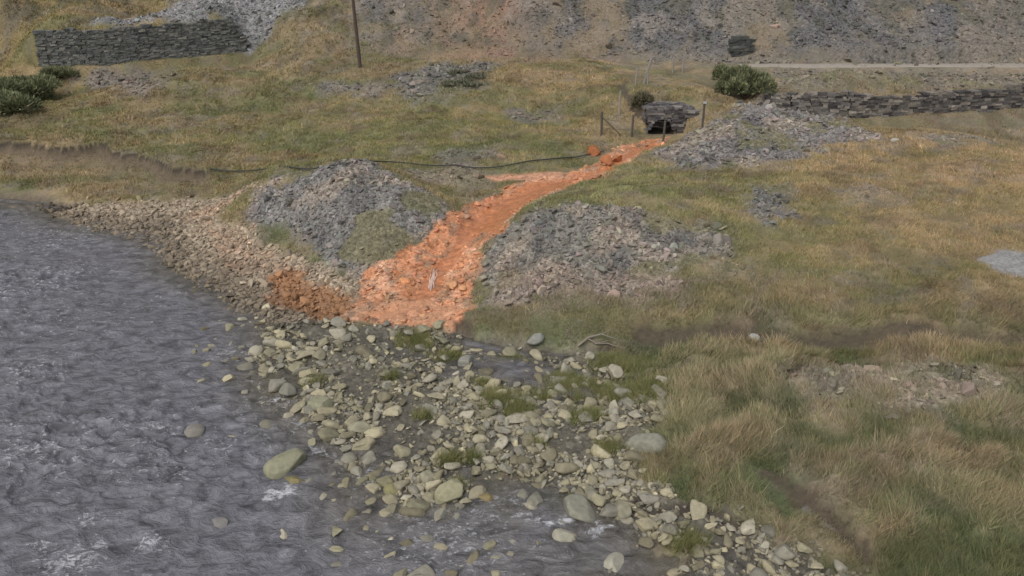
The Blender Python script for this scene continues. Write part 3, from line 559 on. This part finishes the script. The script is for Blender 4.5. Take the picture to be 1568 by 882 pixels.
# ------------------------------------------------------------ bushes
def bush(name,u,v,rx_,ry_,rz_,n,cs,seed):
    r=np.random.default_rng(seed);p=ground_pts([(u,v)])[0];z=gz(p)
    nl=12;lc=np.clip(r.normal(size=(nl,3)),-1.3,1.3)*np.array([rx_*.4,ry_*.4,rz_*.18])+np.array([0,0,rz_*.4]);lr=r.uniform(.35,.6,nl)
    k=r.integers(0,nl,n);d=r.normal(size=(n,3));d/=np.linalg.norm(d,axis=1)[:,None];d[:,2]=np.where(d[:,2]<-.3,-d[:,2],d[:,2])
    rad=lr[k]*r.uniform(.6,1.08,n)**.5
    c=lc[k]+d*rad[:,None]*np.array([rx_*.75,ry_*.75,rz_*.75]);c[:,2]=np.abs(c[:,2]);c+=np.array([p[0],p[1],z-.05])
    s=r.uniform(.07,.16,n);t1=r.normal(size=(n,3));t1/=np.linalg.norm(t1,axis=1)[:,None]
    B1=c-t1*s[:,None]*.45;B2=c+t1*s[:,None]*.45;T=c+(d+np.array([0,0,.5])+r.normal(0,.4,(n,3)))*s[:,None]*1.3
    V=np.stack([B1,B2,T],1).reshape(-1,3);cc=np.array([lin(q) for q in cs])[r.integers(0,len(cs),n)]*np.exp(r.normal(0,.2,(n,1)))*(.85+.3*(k%3)/2)[:,None]
    F=np.arange(len(V)).reshape(-1,3)
    ob=mk(name,V,F,np.repeat(cc,3,0),M_leaf,False)
    st=tubes('stems',[([(p[0]+r.normal(0,.1),p[1],z-.1),tuple((np.array([p[0],p[1],z])+lc[i]*.5)),tuple(np.array([p[0],p[1],z])+lc[i])],[.05,.035,.015]) for i in range(nl)],M_wood,(80,66,52),6)
    st.parent=ob
gs=[(108,114,86),(122,126,92),(96,103,78),(130,128,96)]
bush('gorse_bush',1143,153,1.9,1.2,2.1,10000,gs,1);bush('gorse_bush',1116,145,1.3,.9,1.9,6000,gs,2)
bush('gorse_bush',5,176,2.8,1.8,1.5,9000,gs,3);bush('gorse_bush',50,150,2.5,1.7,1.5,8000,gs,4);bush('gorse_bush',92,118,1.5,1.0,.8,4500,gs,5);bush('gorse_bush',18,158,2.4,1.8,1.6,7000,gs,9)
bush('gorse_bush',-40,165,2.6,2,1.8,6000,gs,6)
hs_=[(108,104,82),(98,95,78),(118,112,88)]
bush('heather_bush',985,166,.9,.7,.9,4000,hs_,7)
hs2=[(104,104,86),(96,96,82),(114,112,92)]
for i,(u,v) in enumerate([(690,130),(712,126),(728,118),(700,114),(722,132)]): bush('heather_bush',u,v,.8,.8,.14,600,hs2,20+i)
# ------------------------------------------------------------ light and camera
w=bpy.data.worlds.new('World');scene.world=w;w.use_nodes=True;nt=w.node_tree;bg=nt.nodes['Background']
sk=nt.nodes.new('ShaderNodeTexSky');sk.sky_type='NISHITA';sk.sun_disc=False;sk.sun_elevation=math.radians(55);sk.sun_rotation=math.radians(215);sk.dust_density=4;sk.air_density=1.2
hs=nt.nodes.new('ShaderNodeHueSaturation');hs.inputs['Saturation'].default_value=.34;hs.inputs['Value'].default_value=1.1;nt.links.new(sk.outputs[0],hs.inputs['Color']);nt.links.new(hs.outputs[0],bg.inputs[0]);bg.inputs[1].default_value=.15
sl=bpy.data.lights.new('sun','SUN');sl.energy=.9;sl.angle=math.radians(45);sl.color=(1,.985,.965);so=bpy.data.objects.new('sun',sl);scene.collection.objects.link(so)
from mathutils import Vector
az=math.radians(215);el=math.radians(55);dv=Vector((math.sin(az)*math.cos(el),math.cos(az)*math.cos(el),math.sin(el)));so.rotation_euler=dv.to_track_quat('Z','Y').to_euler()
cd=bpy.data.cameras.new('camera');cd.lens=18/TH;cd.sensor_width=36;cd.clip_end=3000;co=bpy.data.objects.new('camera',cd);scene.collection.objects.link(co);co.location=(0,0,CAMH);co.rotation_euler=(math.pi/2-PITCH,0,0);scene.camera=co
scene.view_settings.view_transform='Standard';scene.view_settings.look='None';scene.view_settings.exposure=0
print('done',time.time()-T0)
